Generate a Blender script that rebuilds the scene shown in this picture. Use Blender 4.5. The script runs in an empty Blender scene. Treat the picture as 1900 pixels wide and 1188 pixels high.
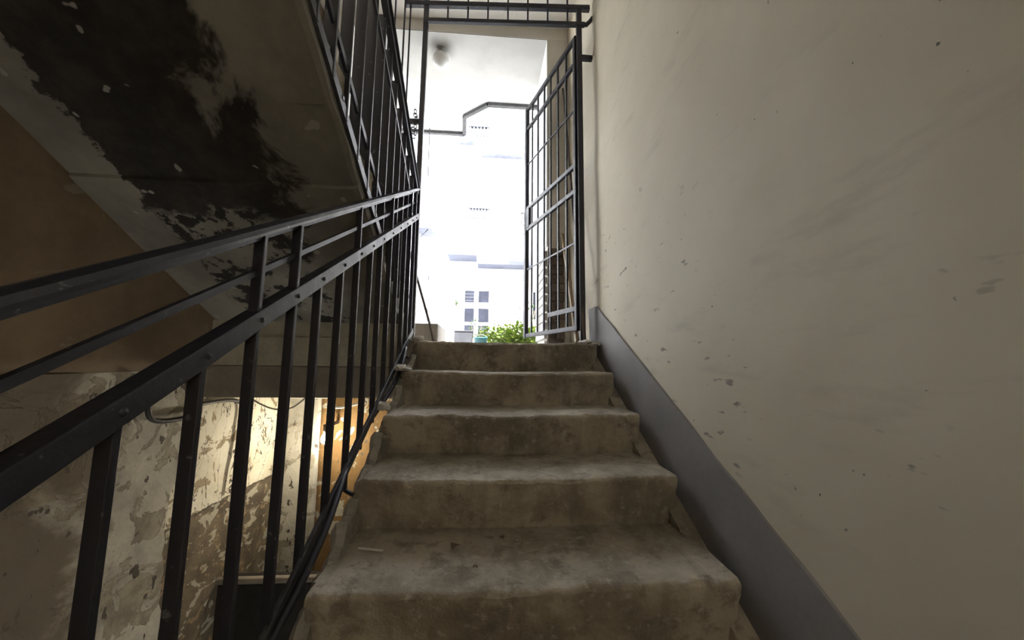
import bpy, bmesh, math, random
from mathutils import Vector, Matrix, noise
random.seed(7)
S = bpy.context.scene
C = S.collection

# ------------------------------------------------------------------ camera, world, sun, exposure
F_PX, PITCH, YAW, ROLL = 679.256, 0.1136, 0.0709, 0.0122
cam_d = bpy.data.cameras.new('camera'); cam = bpy.data.objects.new('camera', cam_d); C.objects.link(cam)
cam_d.sensor_fit = 'HORIZONTAL'; cam_d.sensor_width = 36.0; cam_d.lens = F_PX * 36.0 / 1900.0
cam_d.clip_start = 0.02; cam_d.clip_end = 200
_f = Vector((math.sin(YAW) * math.cos(PITCH), math.cos(YAW) * math.cos(PITCH), math.sin(PITCH)))
_r = Vector((math.cos(YAW), -math.sin(YAW), 0)); _u = _r.cross(_f)
_rr = _r * math.cos(ROLL) + _u * math.sin(ROLL); _uu = _u * math.cos(ROLL) - _r * math.sin(ROLL)
cam.matrix_world = Matrix(((_rr.x, _uu.x, -_f.x, 0), (_rr.y, _uu.y, -_f.y, 0), (_rr.z, _uu.z, -_f.z, 0), (0, 0, 0, 1)))
S.camera = cam

world = bpy.data.worlds.new('sky'); S.world = world; world.use_nodes = True
wn = world.node_tree.nodes; wl = world.node_tree.links
sky = wn.new('ShaderNodeTexSky'); sky.sky_type = 'NISHITA'; sky.sun_disc = False
sky.sun_elevation = math.radians(52); sky.sun_rotation = math.radians(200); sky.dust_density = 3.0
wn['Background'].inputs['Strength'].default_value = 0.75
wl.new(sky.outputs['Color'], wn['Background'].inputs['Color'])

sun_d = bpy.data.lights.new('sun', 'SUN'); sun_d.energy = 20.0; sun_d.angle = math.radians(0.6); sun_d.color = (0.96, 0.98, 1.0)
sun = bpy.data.objects.new('sun', sun_d); C.objects.link(sun)
sun.rotation_euler = Vector((-0.25, 0.62, -0.80)).to_track_quat('-Z', 'Y').to_euler()
sun.location = (3, -6, 12)

S.cycles.max_bounces = 5; S.cycles.diffuse_bounces = 4; S.cycles.glossy_bounces = 2; S.cycles.caustics_reflective = False; S.cycles.caustics_refractive = False
S.cycles.adaptive_threshold = 0.12
vs = S.view_settings
vs.view_transform = 'Standard'; vs.look = 'None'; vs.gamma = 1.0; vs.use_curve_mapping = False
vs.exposure = 0.92

# ------------------------------------------------------------------ dimensions (metres, eye of the camera at the origin)
RISE, TREAD = 0.1606, 0.2929
K = RISE / TREAD
SX0, SX1 = -0.407, 0.643           # stair width
WR = 0.69                          # right wall
WL = -1.45                         # left wall
FLOOR = 0.1122                     # landing floor
Y6 = 2.0903                        # top nosing
NH = FLOOR - K * Y6                # nosing line: z = NH + K*y
HALF = FLOOR - 9 * RISE            # half landing floor
YW0, YW1 = 2.97, 3.54              # outer wall
LINT = 2.90                        # lintel underside
CEIL = 3.0
GROUND = 0.06

# ------------------------------------------------------------------ material helpers
def nmat(name, rough=0.8, metal=0.0):
    m = bpy.data.materials.new(name); m.use_nodes = True
    nt = m.node_tree; b = nt.nodes['Principled BSDF']
    b.inputs['Roughness'].default_value = rough; b.inputs['Metallic'].default_value = metal
    return m, nt, b

class G:
    """tiny node-graph builder"""
    def __init__(s, nt):
        s.nt = nt; s.n = nt.nodes; s.l = nt.links
        s.co = s.n.new('ShaderNodeNewGeometry').outputs['Position']
    def set(s, sock, v):
        if hasattr(v, 'is_output'): s.l.new(v, sock)
        else: sock.default_value = v
    def noise(s, scale, detail=6, rough=0.6, vec=None, dist=0.0, off=(0, 0, 0), stretch=(1, 1, 1)):
        mp = s.n.new('ShaderNodeMapping'); s.l.new(vec or s.co, mp.inputs['Vector'])
        mp.inputs['Location'].default_value = off; mp.inputs['Scale'].default_value = stretch
        t = s.n.new('ShaderNodeTexNoise'); s.l.new(mp.outputs[0], t.inputs['Vector'])
        t.inputs['Scale'].default_value = scale; t.inputs['Detail'].default_value = detail
        t.inputs['Roughness'].default_value = rough; t.inputs['Distortion'].default_value = dist
        return t.outputs['Fac']
    def voro(s, scale, feature='F1'):
        t = s.n.new('ShaderNodeTexVoronoi'); t.feature = feature
        s.l.new(s.co, t.inputs['Vector']); t.inputs['Scale'].default_value = scale
        return t.outputs['Distance']
    def math(s, op, a, b=0.0, clamp=False):
        m = s.n.new('ShaderNodeMath'); m.operation = op; m.use_clamp = clamp
        s.set(m.inputs[0], a); s.set(m.inputs[1], b); return m.outputs[0]
    def ramp(s, v, lo, hi):
        m = s.n.new('ShaderNodeMapRange'); m.interpolation_type = 'SMOOTHSTEP'
        s.set(m.inputs['Value'], v); m.inputs['From Min'].default_value = lo; m.inputs['From Max'].default_value = hi
        return m.outputs['Result']
    def mix(s, f, a, b):
        m = s.n.new('ShaderNodeMix'); m.data_type = 'RGBA'
        s.set(m.inputs['Factor'], f)
        for sock, v in ((m.inputs['A'], a), (m.inputs['B'], b)):
            pass
        A = [i for i in m.inputs if i.name == 'A' and i.type == 'RGBA'][0]; B = [i for i in m.inputs if i.name == 'B' and i.type == 'RGBA'][0]
        s.set(A, a if hasattr(a, 'is_output') else (*a, 1)); s.set(B, b if hasattr(b, 'is_output') else (*b, 1))
        return [o for o in m.outputs if o.type == 'RGBA'][0]
    def xyz(s):
        n = s.n.new('ShaderNodeSeparateXYZ'); s.l.new(s.co, n.inputs[0]); return n.outputs
    def bump(s, b, h, strength=0.4, dist=0.01):
        n = s.n.new('ShaderNodeBump'); n.inputs['Strength'].default_value = strength; n.inputs['Distance'].default_value = dist
        s.l.new(h, n.inputs['Height']); s.l.new(n.outputs[0], b.inputs['Normal'])

def mottled(name, c1, c2, scale=6.0, rough=0.8, metal=0.0, bump=0.3, bdist=0.006, fine=60.0):
    m, nt, b = nmat(name, rough, metal); g = G(nt)
    n1 = g.noise(scale, 4); n2 = g.noise(fine, 2)
    f = g.math('ADD', g.math('MULTIPLY', n1, 0.75), g.math('MULTIPLY', n2, 0.25))
    nt.links.new(g.mix(g.ramp(f, 0.32, 0.68), c1, c2), b.inputs['Base Color'])
    if bump: g.bump(b, f, bump, bdist)
    return m

# ------------------------------------------------------------------ materials
def mat_right_wall():
    m, nt, b = nmat('beige_wall_paint', 0.75); g = G(nt)
    col = g.mix(g.ramp(g.noise(1.6, 5), 0.3, 0.7), (0.60, 0.54, 0.41), (0.665, 0.605, 0.47))
    col = g.mix(g.math('MULTIPLY', g.ramp(g.noise(5, 6, 0.6, stretch=(1, 0.6, 2.2)), 0.56, 0.74), 0.30), col, (0.37, 0.325, 0.26))
    # scuffs in the area people brush against
    scuff = g.math('MULTIPLY', g.ramp(g.noise(17, 3, 0.5, stretch=(1, 0.7, 1.8), off=(3, 1, 2)), 0.655, 0.72), g.ramp(g.noise(2.2, 2, off=(9, 3, 5)), 0.44, 0.60))
    xx = g.xyz(); hh = g.math('SUBTRACT', xx['Z'], g.math('MULTIPLY', xx['Y'], K))
    zone = g.math('MULTIPLY', g.ramp(hh, -0.95, -0.8), g.math('SUBTRACT', 1.0, g.ramp(hh, -0.25, 0.1)))
    scuff = g.math('MULTIPLY', scuff, zone)
    col = g.mix(g.math('MULTIPLY', scuff, 0.8), col, (0.15, 0.13, 0.11))
    pits = g.math('MULTIPLY', g.ramp(g.noise(50, 2, 0.5, off=(5, 5, 5)), 0.735, 0.775), g.ramp(g.noise(3, 2, off=(1, 8, 5)), 0.48, 0.6))
    col = g.mix(pits, col, (0.10, 0.09, 0.08))
    nt.links.new(col, b.inputs['Base Color'])
    g.bump(b, g.noise(7, 4, 0.55), 0.3, 0.008)
    return m
M = {}
M['wall_right'] = mat_right_wall()
M['band'] = mottled('grey_band_paint', (0.225, 0.212, 0.208), (0.28, 0.265, 0.26), 4, 0.65, bump=0.25)

def mat_concrete():
    m, nt, b = nmat('worn_stair_concrete', 0.85); g = G(nt)
    col = g.mix(g.ramp(g.noise(3.5, 5, 0.65), 0.32, 0.66), (0.22, 0.187, 0.14), (0.48, 0.43, 0.345))
    col = g.mix(g.math('MULTIPLY', g.ramp(g.noise(11, 6, 0.7, off=(4, 2, 7)), 0.50, 0.66), 0.7), col, (0.15, 0.125, 0.098))
    col = g.mix(g.math('MULTIPLY', g.ramp(g.noise(38, 4, 0.6, off=(1, 2, 3)), 0.56, 0.70), 0.55), col, (0.50, 0.47, 0.41))
    # drip streaks
    col = g.mix(g.math('MULTIPLY', g.ramp(g.noise(14, 3, 0.5, stretch=(1, 0.2, 0.12)), 0.52, 0.7), 0.35), col, (0.16, 0.135, 0.105))
    nt.links.new(col, b.inputs['Base Color'])
    g.bump(b, g.noise(24, 5, 0.75), 0.9, 0.010)
    return m
M['concrete'] = mat_concrete()
M['floor'] = mottled('landing_concrete', (0.36, 0.33, 0.28), (0.46, 0.43, 0.38), 5, 0.85)
M['rubble'] = mottled('broken_mortar', (0.42, 0.40, 0.36), (0.62, 0.60, 0.56), 30, 0.9, bump=0.6)

def mat_soffit():
    m, nt, b = nmat('sooty_peeling_soffit', 0.85); g = G(nt); x = g.xyz()
    n = g.noise(3.2, 5, 0.65, dist=0.6); n2 = g.noise(9, 5, 0.7, off=(2, 5, 1))
    grey = g.mix(g.ramp(g.noise(2.2, 6), 0.35, 0.65), (0.15, 0.142, 0.12), (0.27, 0.255, 0.22))
    black = g.mix(g.ramp(n2, 0.35, 0.7), (0.014, 0.0125, 0.011), (0.042, 0.037, 0.031))
    # soot patch over the middle of the soffit, ragged where the paint has come off
    right = g.math('ADD', x['X'], g.math('MULTIPLY', g.math('SUBTRACT', n, 0.5), 0.75))
    left = g.math('ADD', x['X'], g.math('MULTIPLY', g.math('SUBTRACT', n2, 0.5), 0.32))
    patch = g.math('MULTIPLY', g.math('SUBTRACT', 1.0, g.ramp(right, -0.80, -0.73)), g.ramp(left, -1.285, -1.265))
    near = g.ramp(g.math('ADD', x['Y'], g.math('MULTIPLY', g.math('SUBTRACT', n, 0.5), 0.5)), 1.40, 1.46)
    patch = g.math('MULTIPLY', patch, g.math('SUBTRACT', 1.0, g.math('MULTIPLY', near, g.ramp(n2, 0.46, 0.50))))
    col = g.mix(patch, grey, black)
    flake = g.ramp(g.noise(13, 2, 0.4, off=(7, 3, 2)), 0.705, 0.72)
    col = g.mix(flake, col, (0.30, 0.29, 0.26))
    nt.links.new(col, b.inputs['Base Color'])
    g.bump(b, g.math('ADD', g.math('MULTIPLY', patch, -0.5), g.noise(18, 6)), 0.4, 0.006)
    return m
M['soffit'] = mat_soffit()

def mat_left_upper():
    m, nt, b = nmat('ochre_brown_wall_paint', 0.8); g = G(nt)
    col = g.mix(g.ramp(g.noise(2.5, 5, 0.65), 0.33, 0.68), (0.125, 0.088, 0.05), (0.20, 0.145, 0.088))
    col = g.mix(g.math('MULTIPLY', g.ramp(g.noise(5, 5, 0.65, dist=0.5, off=(1, 4, 8)), 0.56, 0.62), 0.6), col, (0.24, 0.205, 0.16))
    nt.links.new(col, b.inputs['Base Color'])
    g.bump(b, g.noise(12, 6), 0.35, 0.008)
    return m
M['left_upper'] = mat_left_upper()

def mat_peel(name, base1, base2, under1, under2, thr=0.56, scale=7.0, spots=True, rough=0.85, brown_falloff=False):
    """old plaster whose top coat has flaked off in ragged patches"""
    m, nt, b = nmat(name, rough); g = G(nt)
    top = g.mix(g.ramp(g.noise(3, 5), 0.35, 0.65), base1, base2)
    und = g.mix(g.ramp(g.noise(14, 5, off=(3, 3, 3)), 0.35, 0.65), under1, under2)
    n = g.noise(scale, 9, 0.62, dist=0.7, off=(5, 1, 2))
    pk = g.ramp(n, thr, thr + 0.012)
    col = g.mix(pk, top, und)
    if brown_falloff:  # brown paint remains, with the bulb's light falloff painted in toward the near end
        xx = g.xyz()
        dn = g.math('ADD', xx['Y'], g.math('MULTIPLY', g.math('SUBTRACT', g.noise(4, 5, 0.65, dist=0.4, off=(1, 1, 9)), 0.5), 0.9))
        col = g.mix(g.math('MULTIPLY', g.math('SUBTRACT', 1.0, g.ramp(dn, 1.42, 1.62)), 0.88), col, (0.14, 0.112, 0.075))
    if spots:
        col = g.mix(g.ramp(g.noise(19, 3, 0.5, off=(8, 1, 6), stretch=(1, 1, 0.7)), 0.655, 0.675), col, (0.10, 0.085, 0.065))
    nt.links.new(col, b.inputs['Base Color'])
    g.bump(b, g.math('ADD', g.math('MULTIPLY', pk, -0.8), g.math('MULTIPLY', g.noise(30, 5), 0.6)), 0.8, 0.012)
    return m
M['left_lower'] = mat_peel('grey_cream_old_plaster', (0.34, 0.32, 0.27), (0.58, 0.55, 0.46), (0.26, 0.23, 0.18), (0.40, 0.36, 0.27), 0.55, 6, brown_falloff=True)
M['ochre_peel'] = mat_peel('flaking_ochre_plaster', (0.17, 0.095, 0.032), (0.24, 0.14, 0.05), (0.34, 0.31, 0.24), (0.44, 0.41, 0.32), 0.555, 8)

def mat_recess():
    m, nt, b = nmat('cream_over_brown_wall', 0.85); g = G(nt); x = g.xyz()
    n = g.noise(9, 5, 0.6, dist=0.5)
    cream = g.mix(g.ramp(g.noise(4, 5), 0.35, 0.65), (0.62, 0.57, 0.43), (0.74, 0.70, 0.57))
    cream = g.mix(g.ramp(g.noise(8, 5, 0.62, dist=0.8, off=(2, 9, 4)), 0.585, 0.60), cream, (0.34, 0.27, 0.17))
    crack = g.math('LESS_THAN', g.math('ABSOLUTE', g.math('SUBTRACT', g.noise(3.5, 4, 0.6, dist=1.0, off=(4, 4, 4), stretch=(1, 1.6, 0.6)), 0.5)), 0.006)
    cream = g.mix(crack, cream, (0.08, 0.065, 0.05))
    brown = g.mix(g.ramp(g.noise(6, 7), 0.35, 0.65), (0.10, 0.08, 0.055), (0.19, 0.15, 0.10))
    brown = g.mix(g.ramp(g.noise(9, 5, 0.55, dist=0.5, off=(6, 2, 1), stretch=(1, 1, 1.6)), 0.565, 0.58), brown, (0.42, 0.39, 0.30))
    brown = g.mix(g.ramp(g.noise(17, 5, 0.55, off=(2, 2, 6), stretch=(1, 1, 1.5)), 0.60, 0.615), brown, (0.30, 0.22, 0.13))
    edge = g.math('ADD', x['Z'], g.math('MULTIPLY', g.math('SUBTRACT', n, 0.5), 0.05))
    col = g.mix(g.ramp(edge, -0.852, -0.845), brown, cream)  # cream above, brown below a wavy level line
    nt.links.new(col, b.inputs['Base Color'])
    g.bump(b, g.math('ADD', g.noise(28, 6), g.ramp(edge, -0.86, -0.845)), 0.8, 0.01)
    return m
M['recess'] = mat_recess()
M['low_wall_shade'] = mottled('black_shade_wall', (0.010, 0.009, 0.008), (0.022, 0.019, 0.017), 7, 0.9, bump=0.3)  # near-black colour stands in for the shade below the sill
M['beam_light'] = mottled('greenish_grey_plaster', (0.32, 0.30, 0.235), (0.46, 0.43, 0.34), 7, 0.85, bump=0.4)
M['beam_dark'] = mottled('brown_grey_paint', (0.20, 0.175, 0.145), (0.28, 0.25, 0.205), 7, 0.8, bump=0.3)

def mat_iron():
    m, nt, b = nmat('black_painted_iron', 0.42); g = G(nt)
    chip = g.ramp(g.noise(45, 4, 0.6), 0.64, 0.70)
    col = g.mix(chip, (0.019, 0.0195, 0.029), (0.115, 0.115, 0.12))
    nt.links.new(col, b.inputs['Base Color'])
    r = g.n.new('ShaderNodeMapRange'); nt.links.new(g.noise(20, 3), r.inputs['Value']); r.inputs['To Min'].default_value = 0.3; r.inputs['To Max'].default_value = 0.6
    nt.links.new(r.outputs[0], b.inputs['Roughness'])
    g.bump(b, g.noise(80, 4), 0.35, 0.002)
    return m
M['iron'] = mat_iron()
M['iron_grey'] = mottled('grey_painted_iron', (0.028, 0.028, 0.034), (0.065, 0.065, 0.072), 30, 0.45, bump=0.2, bdist=0.002)
M['lintel'] = mottled('grey_beige_lintel_paint', (0.70, 0.67, 0.61), (0.76, 0.73, 0.67), 3, 0.8, bump=0.2)
M['white'] = mottled('white_limewash', (0.72, 0.73, 0.72), (0.80, 0.81, 0.80), 3, 0.8, bump=0.2)
def mat_lintel_soffit():
    m, nt, b = nmat('white_soffit_with_lamp_soot', 0.8); g = G(nt)
    d = g.n.new('ShaderNodeVectorMath'); d.operation = 'DISTANCE'; nt.links.new(g.co, d.inputs[0]); d.inputs[1].default_value = (-0.47, 3.16, 2.90)
    s = g.math('SUBTRACT', 1.0, g.ramp(g.math('ADD', d.outputs['Value'], g.math('MULTIPLY', g.noise(12, 4), 0.05)), 0.05, 0.20))
    base = g.mix(g.ramp(g.noise(3, 5), 0.35, 0.65), (0.47, 0.465, 0.44), (0.53, 0.525, 0.50))
    nt.links.new(g.mix(g.math('MULTIPLY', s, 0.75), base, (0.10, 0.085, 0.07)), b.inputs['Base Color'])
    return m
M['lintel_soffit'] = mat_lintel_soffit()
M['brick'] = mottled('dark_weathered_brick', (0.13, 0.10, 0.085), (0.22, 0.18, 0.15), 25, 0.9, bump=0.6)
M['brick_white'] = mottled('whitewashed_brick', (0.66, 0.64, 0.60), (0.76, 0.74, 0.70), 25, 0.9, bump=0.5)
M['mortar'] = mottled('mortar', (0.27, 0.25, 0.22), (0.36, 0.34, 0.31), 30, 0.95, bump=0.5)
M['wood'] = mottled('raw_wood', (0.34, 0.25, 0.16), (0.45, 0.34, 0.23), 20, 0.7, bump=0.2)
M['dark_wood'] = mottled('dark_wood', (0.09, 0.075, 0.06), (0.15, 0.12, 0.10), 20, 0.7, bump=0.2)
M['cable_black'] = mottled('black_cable', (0.02, 0.02, 0.02), (0.04, 0.038, 0.036), 20, 0.5, bump=0)
M['cable_white'] = mottled('white_cable', (0.55, 0.53, 0.48), (0.66, 0.64, 0.58), 20, 0.5, bump=0)
M['galv'] = mottled('dull_zinc', (0.22, 0.21, 0.20), (0.32, 0.31, 0.30), 40, 0.5, 0.6, bump=0.2)
M['lead_edge'] = mottled('dark_metal_flashing', (0.05, 0.048, 0.055), (0.09, 0.088, 0.095), 20, 0.5, bump=0.1)
M['facade'] = mottled('sunlit_white_facade', (0.68, 0.69, 0.70), (0.77, 0.78, 0.79), 0.6, 0.85, bump=0.2)
M['facade_cream'] = mottled('cream_facade', (0.66, 0.64, 0.54), (0.73, 0.71, 0.60), 0.8, 0.85, bump=0.2)
M['window_frame'] = mottled('white_window_paint', (0.72, 0.72, 0.72), (0.8, 0.8, 0.8), 5, 0.5, bump=0)
M['glass'] = mottled('dark_window_glass', (0.012, 0.013, 0.019), (0.024, 0.026, 0.038), 3, 0.55, bump=0)
M['glass'].node_tree.nodes['Principled BSDF'].inputs['Specular IOR Level'].default_value = 0.12
M['slab_blue'] = mottled('bluish_grey_balcony_paint', (0.10, 0.11, 0.16), (0.13, 0.14, 0.19), 2, 0.7, bump=0.1)
M['rail_pale'] = mottled('pale_grey_balcony_iron', (0.09, 0.095, 0.11), (0.12, 0.125, 0.14), 4, 0.6, bump=0)
M['slab_pale'] = mottled('pale_bluish_slab_paint', (0.17, 0.18, 0.23), (0.24, 0.25, 0.29), 4, 0.7, bump=0.1)
M['paving'] = mottled('courtyard_paving', (0.42, 0.41, 0.38), (0.52, 0.51, 0.48), 2, 0.85, bump=0.3)
M['leaf'] = mottled('bright_leaf', (0.06, 0.11, 0.008), (0.15, 0.20, 0.02), 9, 0.55, bump=0)
M['leaf_dark'] = mottled('deep_green_leaf', (0.02, 0.055, 0.012), (0.05, 0.09, 0.025), 9, 0.5, bump=0)
M['stem'] = mottled('plant_stem', (0.14, 0.11, 0.07), (0.2, 0.16, 0.1), 20, 0.8, bump=0)
M['pot'] = mottled('dark_grey_planter', (0.014, 0.014, 0.017), (0.024, 0.024, 0.028), 8, 0.6, bump=0.1)
M['bucket'] = mottled('teal_bucket_plastic', (0.02, 0.09, 0.10), (0.03, 0.12, 0.13), 8, 0.4, bump=0)
M['cloth'] = mottled('blue_grey_laundry', (0.10, 0.12, 0.18), (0.2, 0.22, 0.3), 9, 0.9, bump=0.2)
M['paper'] = mottled('white_paper', (0.62, 0.6, 0.55), (0.7, 0.68, 0.64), 30, 0.8, bump=0)
M['dry_leaf'] = mottled('dry_brown_leaf', (0.09, 0.06, 0.035), (0.16, 0.11, 0.06), 40, 0.8, bump=0.3)
def mat_globe():
    m, nt, b = nmat('opal_glass', 0.2)
    b.inputs['Base Color'].default_value = (0.8, 0.8, 0.78, 1); b.inputs['Subsurface Weight'].default_value = 0.3
    b.inputs['Subsurface Radius'].default_value = (0.05, 0.05, 0.05); b.inputs['Coat Weight'].default_value = 0.4
    return m
M['globe'] = mat_globe()
def mat_bulb():
    m, nt, b = nmat('lit_bulb', 0.3)
    b.inputs['Emission Color'].default_value = (1.0, 0.90, 0.72, 1); b.inputs['Emission Strength'].default_value = 170.0
    return m
M['bulb'] = mat_bulb()
def mat_fill_globe():
    m, nt, b = nmat('fill_globe_glow', 0.3)
    b.inputs['Emission Color'].default_value = (1.0, 0.87, 0.68, 1); b.inputs['Emission Strength'].default_value = 15.0
    return m
M['fill_globe'] = mat_fill_globe()

# ------------------------------------------------------------------ mesh helpers
class MB:
    def __init__(s): s.v = []; s.f = []
    def add(s, vs_, fs):
        o = len(s.v); s.v += [tuple(v) for v in vs_]; s.f += [tuple(i + o for i in f) for f in fs]; return s
    def box(s, x0, x1, y0, y1, z0, z1):
        return s.add([(x, y, z) for z in (z0, z1) for y in (y0, y1) for x in (x0, x1)],
                     [(0, 2, 3, 1), (4, 5, 7, 6), (0, 1, 5, 4), (2, 6, 7, 3), (0, 4, 6, 2), (1, 3, 7, 5)])
    def bar(s, a, b, w, h, side=(1, 0, 0)):
        """rectangular bar from a to b; w along `side`, h along the third axis"""
        a = Vector(a); b = Vector(b); d = (b - a).normalized(); sd = Vector(side); sd = (sd - d * sd.dot(d)).normalized(); t = d.cross(sd)
        P = []
        for p in (a, b):
            for i, j in ((-1, -1), (1, -1), (1, 1), (-1, 1)): P.append(p + sd * (i * w / 2) + t * (j * h / 2))
        return s.add(P, [(3, 2, 1, 0), (4, 5, 6, 7), (0, 1, 5, 4), (1, 2, 6, 5), (2, 3, 7, 6), (3, 0, 4, 7)])
    def tube(s, pts, r, n=8, cap=True):
        pts = [Vector(p) for p in pts]; up = Vector((0.13, 0.21, 0.97)); rings = []
        for i, p in enumerate(pts):
            d = (pts[min(i + 1, len(pts) - 1)] - pts[max(i - 1, 0)]).normalized()
            a = d.cross(up)
            if a.length < 1e-3: a = d.cross(Vector((1, 0, 0)))
            a.normalize(); c = d.cross(a); up = -c if False else up
            rad = r[i] if isinstance(r, (list, tuple)) else r
            rings.append([p + a * (math.cos(2 * math.pi * k / n) * rad) + c * (math.sin(2 * math.pi * k / n) * rad) for k in range(n)])
        V = [v for rg in rings for v in rg]; Fs = []
        for i in range(len(rings) - 1):
            for k in range(n): Fs.append((i * n + k, i * n + (k + 1) % n, (i + 1) * n + (k + 1) % n, (i + 1) * n + k))
        if cap: Fs += [tuple(range(n - 1, -1, -1)), tuple((len(rings) - 1) * n + k for k in range(n))]
        return s.add(V, Fs)
    def lathe(s, c, prof, n=20):
        V = []; Fs = []
        for r, z in prof:
            for k in range(n): V.append((c[0] + r * math.cos(2 * math.pi * k / n), c[1] + r * math.sin(2 * math.pi * k / n), c[2] + z))
        for i in range(len(prof) - 1):
            for k in range(n): Fs.append((i * n + k, i * n + (k + 1) % n, (i + 1) * n + (k + 1) % n, (i + 1) * n + k))
        return s.add(V, Fs)
    def prism(s, poly, axis, a0, a1):
        """polygon (2D list) extruded along axis; the other two axes in xyz order"""
        n = len(poly); V = []
        for a in (a0, a1):
            for p in poly:
                q = list(p); q.insert(axis, a); V.append(q)
        return s.add(V, [tuple(range(n)), tuple(range(2 * n - 1, n - 1, -1))] + [(i, i + n, (i + 1) % n + n, (i + 1) % n) for i in range(n)])
    def mesh(s, name, smooth=False):
        me = bpy.data.meshes.new(name); me.from_pydata(s.v, [], s.f)
        bm = bmesh.new(); bm.from_mesh(me); bmesh.ops.recalc_face_normals(bm, faces=bm.faces)
        bm.to_mesh(me); bm.free()
        if smooth:
            for p in me.polygons: p.use_smooth = True
        return me
    def build(s, name, mat, parent=None, smooth=False, bevel=0.0):
        me = s.mesh(name, smooth); me.materials.append(M[mat] if isinstance(mat, str) else mat)
        o = bpy.data.objects.new(name, me); C.objects.link(o)
        if parent: o.parent = parent
        if bevel:
            b = o.modifiers.new('bevel', 'BEVEL'); b.width = bevel; b.segments = 2; b.limit_method = 'ANGLE'
        return o

def tag(o, label, cat, group=None, kind=None):
    o['label'] = label; o['category'] = cat
    if group: o['group'] = group
    if kind: o['kind'] = kind
    return o
def thing(name, label, cat, group=None):
    o = bpy.data.objects.new(name, None); C.objects.link(o); o.empty_display_size = 0.1
    return tag(o, label, cat, group)
def struct(o): o['kind'] = 'structure'; return o
def rough_mesh(o, amp, freq, seed=0.0, keep=None):
    """push the vertices about with smooth noise so that old masonry is not dead flat"""
    for v in o.data.vertices:
        p = v.co * freq + Vector((seed, seed * 1.7, seed * 0.3))
        d = noise.noise_vector(p) * amp + noise.noise_vector(p * 3.7) * amp * 0.35
        if keep: d = Vector((d.x * keep[0], d.y * keep[1], d.z * keep[2]))
        v.co += d
    o.data.update()

def grid_wall(axis, at, u0, u1, v0, v1, nu, nv, thick, fn=None):
    """a wall sheet with a fine front grid and a flat back; axis 0: plane x=at (u=y, v=z); axis 1: plane y=at (u=x, v=z)"""
    mb = MB(); V = []; Fs = []
    for i in range(nu + 1):
        for j in range(nv + 1):
            u = u0 + (u1 - u0) * i / nu; v = v0 + (v1 - v0) * j / nv
            d = fn(u, v) if fn else 0.0
            V.append((at + d, u, v) if axis == 0 else (u, at + d, v))
    n0 = len(V)
    for i in range(nu):
        for j in range(nv):
            a = i * (nv + 1) + j; Fs.append((a, a + nv + 1, a + nv + 2, a + 1))
    c = [(u0, v0), (u1, v0), (u1, v1), (u0, v1)]
    for u, v in c: V.append((at + thick, u, v) if axis == 0 else (u, at + thick, v))
    B = [n0, n0 + 1, n0 + 2, n0 + 3]
    Fs.append((B[0], B[3], B[2], B[1]))
    bot = [i * (nv + 1) for i in range(nu + 1)]; top = [i * (nv + 1) + nv for i in range(nu + 1)]
    lef = [j for j in range(nv + 1)]; rig = [nu * (nv + 1) + j for j in range(nv + 1)]
    Fs += [tuple(bot + [B[1], B[0]]), tuple(top[::-1] + [B[3], B[2]]), tuple(lef[::-1] + [B[0], B[3]]), tuple(rig + [B[2], B[1]])]
    return mb.add(V, Fs)

# ================================================================== THE SETTING
# right wall, slightly uneven old plaster
struct(grid_wall(0, WR, -1.7, YW0, HALF - 0.1, 3.4, 150, 120, 0.25,
       lambda y, z: 0.008 * noise.noise(Vector((y * 1.3, z * 1.3, 2))) + 0.0025 * noise.noise(Vector((y * 7, z * 7, 5)))).build('wall_right', 'wall_right', smooth=True))
# painted grey band that climbs with the stairs
def band():
    top = lambda y: min(NH + 0.175 + K * y + 0.006 * noise.noise(Vector((y * 6, 1, 3))), FLOOR + 0.235 + (0.02 * (y - 2.1)))
    ys = [-0.6 + i * (2.36 + 0.6) / 90 for i in range(91)]
    V = []; Fs = []
    for y in ys:
        t = top(y); zb = NH + K * y - 0.45
        for x in (WR - 0.012, WR + 0.03):
            V += [(x, y, zb), (x, y, t)]
    for i in range(len(ys) - 1):
        a = 4 * i; b = a + 4
        Fs += [(a, b, b + 1, a + 1), (a + 2, a + 3, b + 3, b + 2), (a + 1, b + 1, b + 3, a + 3), (a, a + 2, b + 2, b)]
    Fs += [(0, 1, 3, 2), (b, b + 2, b + 3, b + 1)]
    return struct(MB().add(V, Fs).build('baseboard_right', 'band'))
band()

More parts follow.
